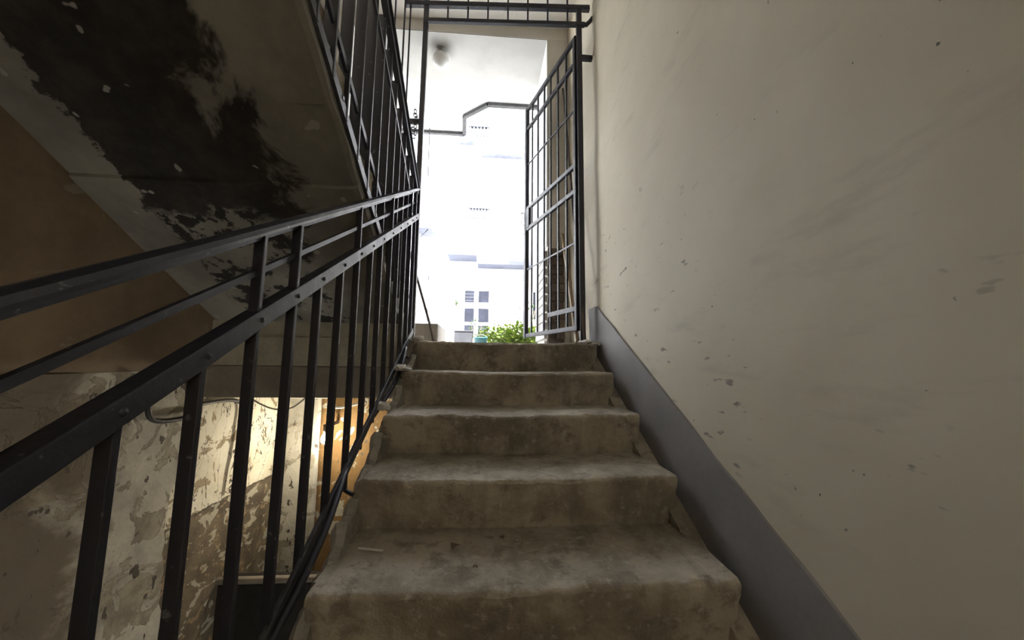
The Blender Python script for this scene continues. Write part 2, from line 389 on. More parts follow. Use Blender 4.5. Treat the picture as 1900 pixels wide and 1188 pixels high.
# left wall: ochre upper part, and bare old plaster below
def wobble(s, a): return lambda y, z: a * noise.noise(Vector((y * 1.5, z * 1.5, s))) + a * 0.4 * noise.noise(Vector((y * 6, z * 6, s)))
struct(grid_wall(0, WL, -1.7, YW0, -0.06, 3.4, 80, 60, -0.3, wobble(3, 0.012)).build('wall_left', 'left_upper', smooth=True))
def jag_plaster():
    # a thick old plaster coat whose far edge has broken away
    ys = -1.7; pts = []
    n = 70; z0, z1 = -3.1, -0.06
    edge = []
    for i in range(n + 1):
        z = z0 + (z1 - z0) * i / n
        e = 1.895 + 0.035 * noise.noise(Vector((z * 4, 1.3, 0))) + 0.02 * noise.noise(Vector((z * 15, 4, 0)))
        if z > -0.62: e += 0.06 * min(1, (z + 0.62) / 0.12)
        edge.append((e, z))
    V = []; Fs = []; nu = 60
    for e, z in edge:
        for k in range(nu + 1):
            y = ys + (e - ys) * k / nu
            V.append((WL + 0.01 * noise.noise(Vector((y * 2, z * 2, 7))) + 0.004 * noise.noise(Vector((y * 9, z * 9, 1))), y, z))
    for i in range(n):
        for k in range(nu):
            a = i * (nu + 1) + k; Fs.append((a, a + 1, a + nu + 2, a + nu + 1))
    o = len(V)
    for e, z in edge: V += [(WL - 0.12, e, z), (WL - 0.12, ys, z)]
    for i in range(n):
        a = i * (nu + 1) + nu; b = o + 2 * i
        Fs += [(a, b, b + 2, a + nu + 1), (b, b + 1, b + 3, b + 2), (i * (nu + 1), (i + 1) * (nu + 1), b + 3, b + 1)]
    Fs += [tuple(list(range(nu + 1)) + [o, o + 1]), tuple(list(range(n * (nu + 1), (n + 1) * (nu + 1))) + [o + 2 * n, o + 2 * n + 1])]
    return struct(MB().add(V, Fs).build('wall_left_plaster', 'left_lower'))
jag_plaster()
struct(grid_wall(0, -1.56, 1.80, 3.02, -3.1, -0.10, 50, 90, -0.2, wobble(9, 0.016)).build('wall_left_recess', 'recess', smooth=True))
# wall under the landing with the lamp: an old plaster pier and a flaking ochre field
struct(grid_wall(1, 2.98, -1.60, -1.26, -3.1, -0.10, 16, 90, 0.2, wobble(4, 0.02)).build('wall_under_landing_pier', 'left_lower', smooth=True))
struct(grid_wall(1, 3.00, -1.26, 0.9, -3.1, -0.10, 60, 90, 0.2, wobble(5, 0.014)).build('wall_under_landing', 'ochre_peel', smooth=True))
# half-height wall with a sill in front of it, low in the well
struct(MB().box(-1.60, -0.30, 2.46, 2.56, -3.1, -1.33).build('wall_low', 'low_wall_shade'))
struct(MB().box(-1.60, -0.30, 2.43, 2.47, -1.33, -1.295).build('trim_1', 'beam_dark', bevel=0.012))

# landing slab, its fascia towards the well
struct(MB().box(WL - 0.05, WR, 2.20, YW1, -0.19, FLOOR).build('floor', 'floor'))
o = struct(MB().box(WL - 0.05, -0.47, 2.05, 2.25, -0.035, 0.205).build('trim_2', 'beam_light', bevel=0.006))
o = struct(MB().box(WL - 0.05, -0.47, 2.043, 2.05, -0.035, 0.118).build('trim_3', 'beam_light', bevel=0.003))
struct(MB().box(WL - 0.05, -0.40, 2.062, 2.25, -0.205, -0.038).build('trim_4', 'beam_dark', bevel=0.004))
# half landings
struct(MB().box(WL, WR, -1.7, -0.25, HALF - 0.2, HALF).build('floor_half_landing', 'floor'))
struct(MB().box(WL, WR, -1.7, -0.89, 1.66, 1.88).build('ceiling_half_landing', 'lintel'))
struct(MB().box(WL - 0.3, WR + 0.25, -1.95, -1.7, -3.2, 3.4).build('wall_back', 'lintel'))
struct(MB().box(WL - 0.3, WR + 0.25, -1.95, 3.2, -3.3, -3.09).build('floor_lower', 'floor'))
# underside of the flight above and ceiling of the landing
struct(MB().prism([(-0.75, 1.75), (1.62, CEIL), (1.62, 3.25), (-0.75, 2.0)], 0, -0.475, WR + 0.02).build('ceiling_flight', 'lintel'))
struct(MB().box(WL - 0.3, WR + 0.25, 1.6, YW0, CEIL, CEIL + 0.3).build('ceiling_landing', 'lintel'))
struct(MB().box(WL - 0.3, -0.475, -1.7, 1.6, CEIL + 0.1, CEIL + 0.3).build('ceiling_well', 'lintel'))
# wall on the right below the stair (hidden side of the flight)
# outer wall with the doorway: lintel, right pier, left pier, low parapet
struct(MB().box(-3.5, 3.0, YW0, YW1, LINT, 4.6).build('wall_front_lintel', 'lintel'))
struct(MB().box(-1.25, 0.60, YW0 + 0.005, YW1 - 0.005, LINT - 0.006, LINT).build('ceiling_doorway', 'lintel_soffit'))
pier = struct(MB().box(0.505, 3.0, YW0 + 0.002, YW1, FLOOR - 0.4, LINT).build('wall_front_pier', 'lintel'))
struct(MB().box(0.497, 0.505, YW0 + 0.004, YW1, 0.98, LINT).build('wall_front_reveal', 'white'))
struct(MB().box(-3.5, -1.20, YW0, YW1, -0.3, LINT).build('wall_front_left', 'lintel'))
po = struct(MB().box(-1.20, -0.385, YW0, YW1 - 0.02, FLOOR - 0.1, 0.30).build('wall_parapet', 'floor', bevel=0.01))
# exposed brickwork at the foot of the pier: dark headers on the face, whitewashed ones in the reveal
def bricks():
    core = MB().box(0.503, 0.645, YW0 - 0.004, YW0 + 0.02, FLOOR - 0.05, 0.95).build('mortar_bed', 'mortar', pier)
    hz = 0.064; ms = {}
    def brick(name, mat, sx, sy, sz):
        key = (mat, sx, sy)
        if key not in ms:
            mb = MB().box(-sx / 2, sx / 2, -sy / 2, sy / 2, -sz / 2, sz / 2); me = mb.mesh(name); me.materials.append(M[mat]); ms[key] = me
        ob = bpy.data.objects.new(name, ms[key]); C.objects.link(ob); ob.parent = pier; return ob
    c = 0; z = FLOOR + 0.035
    while z < 0.93:
        if c % 2:
            for xx, w in ((0.536, 0.062), (0.607, 0.07)):
                b = brick('brick', 'brick', w, 0.05, hz); b.location = (xx, YW0 - 0.008 + random.uniform(-0.005, 0.006), z + random.uniform(-0.002, 0.002)); b.rotation_euler = (0, random.uniform(-0.02, 0.02), random.uniform(-0.05, 0.05))
        else:
            b = brick('brick', 'brick', 0.132 if c % 4 else 0.12, 0.05, hz); b.location = (0.572 + random.uniform(-0.005, 0.005), YW0 - 0.008 + random.uniform(-0.006, 0.006), z); b.rotation_euler = (0, random.uniform(-0.02, 0.02), random.uniform(-0.04, 0.04))
        for j in range(2):
            b = brick('brick', 'brick_white', 0.03, 0.25, hz - 0.008); b.location = (0.498 + random.uniform(-0.003, 0.002), YW0 + 0.15 + j * 0.27, z)
        z += 0.0765; c += 1
bricks()
# gallery slab outside with its chamfered corner and dark metal edging
gal = [(-3.5, YW1 - 0.005), (3.0, YW1 - 0.005), (3.0, 3.86), (-0.03, 3.86), (-0.305, 4.09), (-0.325, 4.43), (-3.5, 4.43)]
struct(MB().prism(gal, 2, LINT + 0.012, LINT + 0.2).build('ceiling_gallery', 'white'))
edge_pts = [(-3.5, 4.43), (-0.325, 4.43), (-0.305, 4.09), (-0.03, 3.86), (3.0, 3.86)]
mb = MB()
for a, b_ in zip(edge_pts[:-1], edge_pts[1:]):
    mb.bar((a[0], a[1], LINT + 0.0), (b_[0], b_[1], LINT + 0.0), 0.05, 0.045, side=(0, 0, 1))
tag(mb.build('edge_flashing', 'lead_edge'), 'dark metal edging along the stepped rim of the white gallery ceiling', 'flashing')
struct(MB().box(-30, 30, YW1, 40, GROUND - 0.1, GROUND).build('ground', 'paving'))

# ================================================================== STAIRS
def step_mesh(x0, x1, k, seed, flip=False):
    """one worn concrete step: rounded nosing, leaning riser, sloping underside"""
    Y = Y6 - k * TREAD; Z = FLOOR - k * RISE
    prof = []
    back = Y + (TREAD + 0.05 if k else 0.16)
    for i in range(7): prof.append((back + (Y + 0.022 - back) * i / 6, Z, 0.3 + 0.7 * (i / 6)))
    for i in range(1, 5):
        a = math.pi / 2 * i / 4; prof.append((Y + 0.022 - 0.017 * math.sin(a), Z - 0.016 + 0.016 * math.cos(a), 1.0))
    for i in range(1, 7):
        t = i / 6; prof.append((Y + 0.005 + 0.042 * t, Z - 0.016 - (RISE - 0.016 + 0.01) * t, 0.9 - 0.5 * t))
    base = NH - RISE - 0.10
    low = [(Y + 0.05, base + K * (Y + 0.05)), (back, base + K * back)]
    n = 170; V = []; Fs = []; m = len(prof)
    for i in range(n + 1):
        x = x0 + (x1 - x0) * i / n
        for j, (y, z, wgt) in enumerate(prof):
            p = Vector((x, y, z)); q = p * 5 + Vector((seed, 0, 0)); q2 = p * 22 + Vector((0, seed, 0))
            q3 = p * 60; dy = 0.006 * noise.noise(q) + 0.005 * noise.noise(q2) + 0.0035 * noise.noise(q3); dz = 0.005 * noise.noise(q + Vector((9, 9, 9))) + 0.0035 * noise.noise(q2 + Vector((5, 1, 3))) + 0.003 * noise.noise(q3 + Vector((3, 3, 3)))
            if 5 <= j <= 10: dz -= 0.006 * max(0, noise.noise(Vector((x * 9, seed, 1)))) + 0.007 * max(0, noise.noise(Vector((x * 24, seed, 4))))
            wear = 0.007 * math.exp(-((x - 0.1) / 0.28) ** 2) if j <= 9 else 0
            e = max(0.0, 1 - (x - x0) / 0.05); xx = x
            if i == 0: xx = x0 + 0.018 * noise.noise(Vector((y * 14, z * 14, seed))) + (0.014 if 6 <= j <= 10 else 0)
            if i == n: xx = x1 + 0.008 * noise.noise(Vector((y * 14, z * 14, seed + 3)))
            er = max(0.0, 1 - (x1 - x) / 0.02)
            V.append((xx, y + dy * wgt + (0.012 * e * e if j > 5 else 0) + (0.006 * er if j > 6 else 0), z + dz * wgt - wear - (0.012 * e * e if j <= 10 else 0)))
    for i in range(n):
        for j in range(m - 1):
            a = i * m + j; Fs.append((a, a + 1, a + m + 1, a + m))
    o = len(V); V += [(x0, *low[0]), (x0, *low[1]), (x1, *low[0]), (x1, *low[1])]
    Fs += [tuple(list(range(m)) + [o, o + 1]), tuple([n * m + j for j in range(m)][::-1] + [o + 3, o + 2]), (o, o + 2, o + 3, o + 1),
           tuple([i * m + m - 1 for i in range(n + 1)] + [o + 2, o]), tuple([i * m for i in range(n, -1, -1)] + [o + 1, o + 3])]
    return MB().add(V, Fs)
stairs = thing('staircase', 'worn grey concrete staircase rising to the open gate', 'staircase')
for k in range(9):
    ob = step_mesh(SX0, SX1, k, 3.1 * k + 1, False).build('step', 'concrete', stairs, smooth=True)
    ob.data.set_sharp_from_angle(angle=math.radians(50))
def string_edge():
    V = []; Fs = []; n = 150
    for i in range(n + 1):
        y = 0.30 + (Y6 + 0.05 - 0.30) * i / n
        st = 0.5 + 0.5 * noise.noise(Vector((y * 16, 2, 3))); fi = noise.noise(Vector((y * 45, 1, 8)))
        t = zl0(y) - 0.125 + 0.075 * st + 0.028 * fi; b_ = zl0(y) - 0.30
        xo = SX0 - 0.016 + 0.014 * noise.noise(Vector((y * 22, 5, 1)))
        V += [(xo, y, b_), (xo - 0.004, y, t - 0.02), (xo + 0.010, y, t), (SX0 + 0.02, y, t - 0.004), (SX0 + 0.02, y, b_)]
    for i in range(n):
        for j in range(5): Fs.append((i * 5 + j, i * 5 + (j + 1) % 5, i * 5 + 5 + (j + 1) % 5, i * 5 + 5 + j))
    Fs += [(4, 3, 2, 1, 0), tuple(n * 5 + j for j in range(5))]
    ob = MB().add(V, Fs).build('broken_edge', 'mortar', stairs); ob['label'] = 'pale broken mortar edge'
zl0 = lambda y: NH + K * y
string_edge()
# narrow mortar filling between the step ends and the wall
ya, yb = -0.30, Y6 + 0.10
MB().prism([(ya, NH - 0.135 + K * ya), (yb, NH - 0.135 + K * yb), (yb, NH - 0.45 + K * yb), (ya, NH - 0.45 + K * ya)], 0, SX1 - 0.02, WR - 0.011).build('wall_fillet', 'concrete', stairs)

# upper flight on the left, seen from below
UH = 1.335                                        # soffit line: z = UH - K*y
upper = thing('staircase', 'dark sooty underside of the upper stair flight at top left', 'staircase')
UX0, UX1 = WL + 0.01, -0.475
U1 = 2.335
um = MB()
ymax = U1; 
um_prof = lambda Y, Z: [(Y, Z - RISE), (Y, Z), (Y - TREAD, Z), (Y - TREAD, Z - RISE)]
smesh = None
for k in range(11):
    Y = U1 - k * TREAD; Z = FLOOR + (k + 1) * RISE
    if smesh is None:
        zz = 0.0
        pr = [(0.0, -RISE), (0.0, -0.03), (0.015, -0.02), (0.015, 0.0), (-TREAD - 0.01, 0.0), (-TREAD - 0.01, -0.03)]
        smesh = MB().prism(pr, 0, UX0, UX1).mesh('step'); smesh.materials.append(M['concrete'])
    ob = bpy.data.objects.new('step', smesh); C.objects.link(ob); ob.parent = upper; ob.location = (0, Y, Z)
# soffit in three sheets with slight ledges between them, right edge a little ragged
def soffit_sheet(ya, yb, off):
    nx, ny = 60, max(6, int((yb - ya) / 0.03)); V = []; Fs = []
    for i in range(nx + 1):
        for j in range(ny + 1):
            x = UX0 + (UX1 + 0.004 - UX0) * i / nx; y = ya + (yb - ya) * j / ny
            d = 0.006 * noise.noise(Vector((x * 3, y * 3, 1))) + 0.003 * noise.noise(Vector((x * 12, y * 12, 4)))
            if i == nx: x += 0.010 * noise.noise(Vector((y * 9, 3, 1))); d += 0.008
            V.append((x, y, UH - K * y + off + d))
    for i in range(nx):
        for j in range(ny):
            a = i * (ny + 1) + j; Fs.append((a, a + 1, a + ny + 2, a + ny + 1))
    o = len(V); t = 0.075
    V += [(UX0, ya, UH - K * ya + t), (UX0, yb, UH - K * yb + t), (UX1, yb, UH - K * yb + t), (UX1, ya, UH - K * ya + t)]
    Fs += [(o, o + 1, o + 2, o + 3), tuple([j for j in range(ny + 1)] + [o + 1, o]), tuple([nx * (ny + 1) + j for j in range(ny, -1, -1)] + [o + 3, o + 2]),
           tuple([i * (ny + 1) for i in range(nx, -1, -1)] + [o, o + 3]), tuple([i * (ny + 1) + ny for i in range(nx + 1)] + [o + 2, o + 1])]
    return MB().add(V, Fs).build('soffit_panel', 'soffit', upper)
soffit_sheet(-0.89, 1.055, 0.0); soffit_sheet(1.055, 1.30, 0.004); soffit_sheet(1.30, 2.06, -0.008)
# filler between the steps and the soffit sheets (the concrete waist)
ya, yb = -0.89, 2.2
MB().prism([(ya, UH - K * ya + 0.07), (yb, UH - K * yb + 0.07), (yb, UH - K * yb + 0.115), (ya, UH - K * ya + 0.115)], 0, UX0, UX1 - 0.004).build('waist_slab', 'concrete', upper)

# flight below, leading up to the half landing
lower = thing('staircase', 'dim concrete flight far down in the stairwell under the railing', 'staircase')
for k in range(11):
    ob = bpy.data.objects.new('step', smesh); C.objects.link(ob); ob.parent = lower
    ob.location = (0, U1 - k * TREAD, -3.09 + (k + 1) * (HALF + 3.09) / 12)
ya, yb = -0.9, 2.29
sl = (HALF + 3.09) / 12 / TREAD
MB().prism([(2.30, -3.09), (-0.9, -3.09 + 3.2 * sl - 0.02), (-0.9, -3.09 + 3.2 * sl - 0.15), (2.0, -3.09)], 0, UX0, UX1).build('waist_slab', 'concrete', lower)

# ================================================================== RAILINGS
RX = -0.46
def zl(h, y): return h + K * y
def zu(h, y): return h - K * y
rail = thing('stair_railing', 'black iron railing with flat bars climbing beside the concrete steps', 'railing')
def handrail(parent, x, ya, yb, zf, name='handrail'):
    # flat moulded iron rail: wide cap with rounded edges over a narrow web
    a = Vector((x, ya, zf(ya))); b = Vector((x, yb, zf(yb))); d = (b - a).normalized(); sx = Vector((1, 0, 0)); up = sx.cross(d)
    if up.z < 0: up = -up
    sec = [(-0.021, -0.004), (-0.023, 0.002), (-0.017, 0.009), (0, 0.012), (0.017, 0.009), (0.023, 0.002), (0.021, -0.004), (0.009, -0.006), (0.009, -0.014), (-0.009, -0.014), (-0.009, -0.006)]
    n = len(sec); V = []; Fs = []; N = 24
    for i in range(N + 1):
        p = a.lerp(b, i / N) + Vector((0.002 * noise.noise(Vector((i * .5, 1, 2))), 0, 0.002 * noise.noise(Vector((i * .5, 7, 2)))))
        for u, v in sec: V.append(p + sx * u + up * v)
    for i in range(N):
        for k in range(n): Fs.append((i * n + k, i * n + (k + 1) % n, (i + 1) * n + (k + 1) % n, (i + 1) * n + k))
    Fs += [tuple(range(n - 1, -1, -1)), tuple(N * n + k for k in range(n))]
    return MB().add(V, Fs).build(name, 'iron', parent)
BARS = [0.361, 0.492, 0.621, 0.754, 0.884, 1.012, 1.150, 1.292, 1.420, 1.556, 1.693, 1.836, 1.978, 2.110, 2.215]
TALL = {0, 3, 4, 7, 10, 13, 14}
handrail(rail, RX, -0.35, 2.30, lambda y: zl(-0.156, y))
MB().bar((RX, -0.35, zl(-0.24, -0.35)), (RX, 2.29, zl(-0.24, 2.29)), 0.010, 0.012).build('middle_rod', 'iron', rail)
sr = MB().bar((RX + 0.014, -0.35, zl(-0.337, -0.35)), (RX + 0.014, 2.29, zl(-0.337, 2.29)), 0.009, 0.034).build('flat_rail', 'iron', rail, bevel=0.002)
MB().bar((RX + 0.003, -0.35, zl(-0.320, -0.35)), (RX + 0.003, 2.29, zl(-0.320, 2.29)), 0.03, 0.006).build('rail_flange', 'iron', rail)
bot = MB().bar((RX + 0.012, 0.2, zl(-1.062, 0.2)), (RX + 0.012, 2.27, zl(-1.062, 2.27)), 0.012, 0.034).build('bottom_rail', 'iron_grey', rail, bevel=0.002)
pts = []
for i in range(60):
    y = 0.3 + 1.75 * i / 59
    pts.append((RX + 0.016 + 0.022 * math.sin(y * 7.5), y, zl(-1.075, y) + 0.026 * math.sin(y * 6.1 + 1)))
MB().tube(pts, 0.010, 8).build('bent_lower_rod', 'iron', rail, smooth=True)
for i in range(-5, 15):
    y = BARS[i] if i >= 0 else BARS[0] + 0.132 * i
    top = zl(-0.166, y) if (i in TALL or i in (-3,)) else zl(-0.33, y)
    low = zl(-1.105 - 0.03 * (i % 3 == 1), y)
    mb = MB().bar((RX + 0.004, y, low), (RX + 0.004 + 0.002 * math.sin(i * 3.3), y + 0.002 * math.sin(i * 1.7), top), 0.021, 0.011)
    mb.build('baluster', 'iron', rail, bevel=0.0015)
    # rivet through the flat rail and a stub that ties the bar into the step end
    if y > -0.1: MB().lathe((0, 0, 0), [(0.0001, 0.0045), (0.004, 0.0035), (0.006, 0.0)], 8).build('rivet', 'iron', sr).matrix_local = Matrix.Translation((RX + 0.0185, y, zl(-0.337, y))) @ Matrix.Rotation(math.pi / 2, 4, 'Y')
    if i % 3 == 1 and y > 0.2: MB().bar((RX + 0.004, y, low + 0.004), (SX0 - 0.004, y, low - 0.02), 0.010, 0.010, side=(0, 1, 0)).build('anchor_foot', 'iron', rail)

urail = thing('stair_railing', 'dark iron railing of the upper flight against the bright doorway', 'railing')
handrail(urail, RX, 0.0, 2.285, lambda y: zu(2.345, y))
MB().bar((RX, 0.0, zu(2.315, 0)), (RX, 2.28, zu(2.315, 2.28)), 0.026, 0.03).build('handrail_web', 'iron', urail)
MB().bar((RX - 0.004, 0.0, zu(2.135, 0)), (RX - 0.004, 2.28, zu(2.135, 2.28)), 0.010, 0.016).build('upper_rod', 'iron', urail)
MB().bar((RX - 0.012, 0.0, zu(1.565, 0)), (RX - 0.012, 1.66, zu(1.565, 1.66)), 0.010, 0.024).build('lower_rail', 'iron', urail)
MB().bar((RX - 0.008, 0.0, zu(1.405, 0)), (RX - 0.008, 1.60, zu(1.405, 1.60)), 0.012, 0.034).build('bottom_rail', 'iron_grey', urail)
y = 0.222
while y < 2.2:
    MB().bar((RX - 0.020, y, zu(1.39, y)), (RX - 0.020, y, zu(2.315, y)), 0.040, 0.011).build('baluster', 'iron', urail, bevel=0.0015)
    y += 0.1145
for y in (0.5, 1.1, 1.7):
    MB().bar((RX, y, zu(1.42, y)), (UX1 - 0.02, y, zu(1.42, y)), 0.014, 0.014, side=(0, 1, 0)).build('anchor_stub', 'iron', urail)

# ================================================================== GATE
GY0, GY1 = 2.300, 2.250
def gy(x): return GY0 + (GY1 - GY0) * (x + 0.46) / 1.15
gate = thing('gateway_grille', 'black iron gate posts with barred transom across the top landing', 'gate')
MB().bar((-0.458, GY0, FLOOR - 0.01), (-0.452, GY0 + 0.01, CEIL + 0.02), 0.032, 0.032).build('post', 'iron', gate, bevel=0.002)
MB().bar((0.607, 2.262, FLOOR - 0.01), (0.601, 2.262, 2.45), 0.034, 0.034).build('hinge_post', 'iron', gate, bevel=0.002)
MB().bar((-0.60, gy(-0.6), 2.440), (WR - 0.015, gy(0.68), 2.455), 0.03, 0.034, side=(0, 1, 0)).build('transom_bar', 'iron', gate, bevel=0.002)
MB().bar((-0.45, gy(-0.45), 2.318), (0.64, gy(0.64), 2.330), 0.026, 0.026, side=(0, 1, 0)).build('transom_bar', 'iron', gate, bevel=0.002)
MB().tube([(0.62, gy(0.62), 2.329), (0.652, gy(0.65), 2.332), (0.672, gy(0.67), 2.352), (WR + 0.01, gy(0.69), 2.395)], [0.014, 0.015, 0.014, 0.012], 8).build('wall_hook', 'iron', gate, smooth=True)
for i in range(7):
    x = -0.305 + i * 0.1375
    MB().bar((x, gy(x), 2.32), (x, gy(x), CEIL + 0.01), 0.011, 0.011).build('transom_rod', 'iron', gate)
MB().bar((0.60, 2.262, 2.085), (WR + 0.01, 2.262, 2.085), 0.028, 0.034, side=(0, 1, 0)).build('hinge_bracket', 'iron', gate, bevel=0.004)
for x in (-0.700, -0.664, -0.600, -0.562):
    MB().tube([(x, GY0 + 0.01, 0.40), (x, GY0 + 0.01, CEIL + 0.01)], 0.006, 6).build('side_rod', 'iron', gate)
MB().bar((-0.72, GY0 + 0.005, 1.572), (-0.45, GY0 + 0.005, 1.575), 0.014, 0.036, side=(0, 1, 0)).build('latch_bar', 'iron', gate)
MB().bar((-0.72, GY0 + 0.01, 0.40), (-0.45, GY0 + 0.01, 0.40), 0.014, 0.02, side=(0, 1, 0)).build('side_sill_bar', 'iron', gate)
# security chain knotted around post and latch bar
chain = thing('chain', 'short rusty chain knotted where the latch bar meets the gate post', 'chain')
def torus(c, R_, r, rot, flat=1.0, n=14, m=6):
    V = []; Fs = []; rm = Matrix.Rotation(rot[0], 3, 'X') @ Matrix.Rotation(rot[1], 3, 'Y') @ Matrix.Rotation(rot[2], 3, 'Z')
    for i in range(n):
        a = 2 * math.pi * i / n
        for j in range(m):
            b = 2 * math.pi * j / m; rr = R_ + r * math.cos(b)
            V.append(Vector(c) + rm @ Vector((rr * math.cos(a) * flat, rr * math.sin(a), r * math.sin(b))))
    for i in range(n):
        for j in range(m): Fs.append((i * m + j, ((i + 1) % n) * m + j, ((i + 1) % n) * m + (j + 1) % m, i * m + (j + 1) % m))
    return MB().add(V, Fs)
for i, (dx, dz, ry) in enumerate([(-0.012, 0.050, 0.2), (-0.010, 0.024, 1.4), (-0.004, 0.0, 0.3), (-0.012, -0.026, 1.3), (-0.008, -0.052, 0.1), (-0.02, -0.074, 1.2), (-0.004, -0.098, 0.4), (-0.018, -0.122, 1.5)]):
    torus((-0.480 + dx, GY0 - 0.024, 1.575 + dz), 0.017, 0.0045, (math.pi / 2, 0, ry * 0.3), 0.62 if i % 2 else 0.5).build('link', 'iron', chain, smooth=True).rotation_euler = (0, 0, 0)

# open leaf
LH = Vector((0.585, 2.275, 0)); LF = Vector((0.333, 3.05, 0)); LD = LF - LH
leaf = thing('gate_leaf', 'open barred iron gate leaf swung outwards on the right of the doorway', 'gate')
def lp(t, z): p = LH + LD * t; return Vector((p.x, p.y, z))
nrm = Vector((LD.y, -LD.x, 0)).normalized()
MB().bar(lp(1.0, 0.20), lp(1.0, 2.262), 0.034, 0.034, side=LD).build('stile', 'iron', leaf, bevel=0.002)
MB().bar(lp(0.02, 0.20), lp(0.02, 2.262), 0.026, 0.026, side=LD).build('stile', 'iron', leaf, bevel=0.002)
for z, h in ((2.250, 0.030), (2.062, 0.026), (1.318, 0.030), (1.136, 0.030), (0.218, 0.030)):
    MB().bar(lp(0, z), lp(1, z), 0.024, h, side=nrm).build('rail', 'iron', leaf, bevel=0.002)
MB().bar(lp(0, 0.345), lp(0.5, 0.345), 0.018, 0.034, side=nrm).build('rail', 'iron', leaf, bevel=0.002)
for z in (1.725, 0.782):
    MB().bar(lp(0, z), lp(1, z), 0.010, 0.012, side=nrm).build('cross_rod', 'iron', leaf)
for i, t in enumerate((0.865, 0.727, 0.593, 0.459, 0.313, 0.173)):
    MB().bar(lp(t, 0.21), lp(t + 0.006 * math.sin(i * 2.1), 2.25), 0.0125, 0.0125, side=LD).build('upright_rod', 'iron', leaf)
lock = MB().bar(lp(0.955, 1.14), lp(0.955, 1.315), 0.075, 0.03, side=LD).build('lock_case', 'iron', leaf, bevel=0.003)
# twisted wire guard around the lock
c0 = lp(1.03, 1.21)
wp = []
for i in range(70):
    a = i * 0.62
    wp.append(c0 + Vector((0.028 * math.cos(a) - 0.012, 0.02 * math.sin(a * 0.7), -0.10 + 0.2 * (0.5 + 0.5 * math.sin(a * 0.37 + 0.4)))) )
MB().tube(wp, 0.0028, 5).build('wire_guard', 'dark_wood', leaf)

# ================================================================== LAMPS
gl = thing('globe_lamp', 'white glass globe lamp on the doorway ceiling under a soot stain', 'lamp')
gc = (-0.47, 3.16, LINT - 0.006)
MB().lathe(gc, [(0.0001, 0.002), (0.046, 0.002), (0.046, -0.010), (0.034, -0.022), (0.030, -0.042), (0.0001, -0.042)], 24).build('fitting', 'galv', gl, smooth=True)
R_ = 0.078; prof = [(max(0.0001, R_ * math.sin(a)), -0.108 + R_ * math.cos(a)) for a in [math.pi * i / 20 for i in range(21)]]
MB().lathe(gc, prof, 32).build('globe', 'globe', gl, smooth=True)

# added fill lamp, out of view behind the camera, to light the near steps
hl = thing('globe_lamp', 'added unseen globe fill lamp behind the half landing, lighting the steps', 'lamp')
hc = (0.52, -1.56, 0.30)
MB().bar((hc[0], -1.70, hc[2] + 0.16), (hc[0], -1.54, hc[2] + 0.16), 0.03, 0.03).build('arm', 'galv', hl)
MB().lathe(hc, [(0.0001, 0.18), (0.05, 0.18), (0.05, 0.11), (0.0001, 0.11)], 20).build('fitting', 'galv', hl, smooth=True)
R_ = 0.12; prof = [(max(0.0001, R_ * math.sin(a)), R_ * math.cos(a)) for a in [math.pi * i / 16 for i in range(17)]]
MB().lathe(hc, prof, 24).build('globe', 'fill_globe', hl, smooth=True)

bl = thing('bare_bulb', 'glowing bare bulb on the ochre wall below the landing', 'lamp')
bc = (-1.128, 2.78, -0.563)
MB().bar((bc[0], 3.02, bc[2] + 0.085), (bc[0], 2.78, bc[2] + 0.085), 0.02, 0.02).build('arm', 'dark_wood', bl)
MB().lathe(bc, [(0.0001, 0.10), (0.018, 0.10), (0.018, 0.055), (0.015, 0.042), (0.0001, 0.042)], 14).build('socket', 'dark_wood', bl, smooth=True)
MB().lathe(bc, [(0.012, 0.045), (0.014, 0.034), (0.026, 0.014), (0.030, -0.004), (0.026, -0.020), (0.014, -0.031), (0.0001, -0.034)], 18).build('bulb_glass', 'bulb', bl, smooth=True)

# ================================================================== CABLES under the landing
def smooth_path(p, n=10):
    p = [Vector(q) for q in p]; out = []
    for i in range(len(p) - 1):
        a = p[max(i - 1, 0)]; b = p[i]; c = p[i + 1]; d = p[min(i + 2, len(p) - 1)]
        for k in range(n):
            t = k / n; out.append(0.5 * ((2 * b) + (c - a) * t + (2 * a - 5 * b + 4 * c - d) * t * t + (3 * b - a - 3 * c + d) * t ** 3))
    return out + [p[-1]]
tag(MB().tube(smooth_path([(-1.427, 1.70, -0.09), (-1.424, 1.69, -0.19), (-1.424, 1.72, -0.265), (-1.424, 1.84, -0.285), (-1.43, 1.99, -0.275), (-1.53, 2.12, -0.25), (-1.53, 2.45, -0.27), (-1.53, 2.50, -0.45), (-1.53, 2.47, -0.80)]), 0.011, 8).build('cable', 'cable_black', smooth=True),
    'thick black cable looping along the plaster wall under the railing', 'cable')
tag(MB().tube(smooth_path([(-1.34, 2.14, -0.23), (-1.28, 2.13, -0.215), (-1.21, 2.13, -0.25), (-1.14, 2.14, -0.275), (-1.06, 2.16, -0.265), (-1.0, 2.2, -0.20)]), 0.005, 6).build('cable', 'cable_white', smooth=True),
    'thin white wire sagging below the landing edge', 'cable')
tag(MB().tube(smooth_path([(-1.14, 2.80, -0.335), (-1.05, 2.80, -0.345), (-0.95, 2.80, -0.325), (-0.86, 2.80, -0.305)]), 0.010, 8).build('conduit', 'cable_white', smooth=True),
    'pale conduit pipe above the glowing bare bulb', 'pipe')

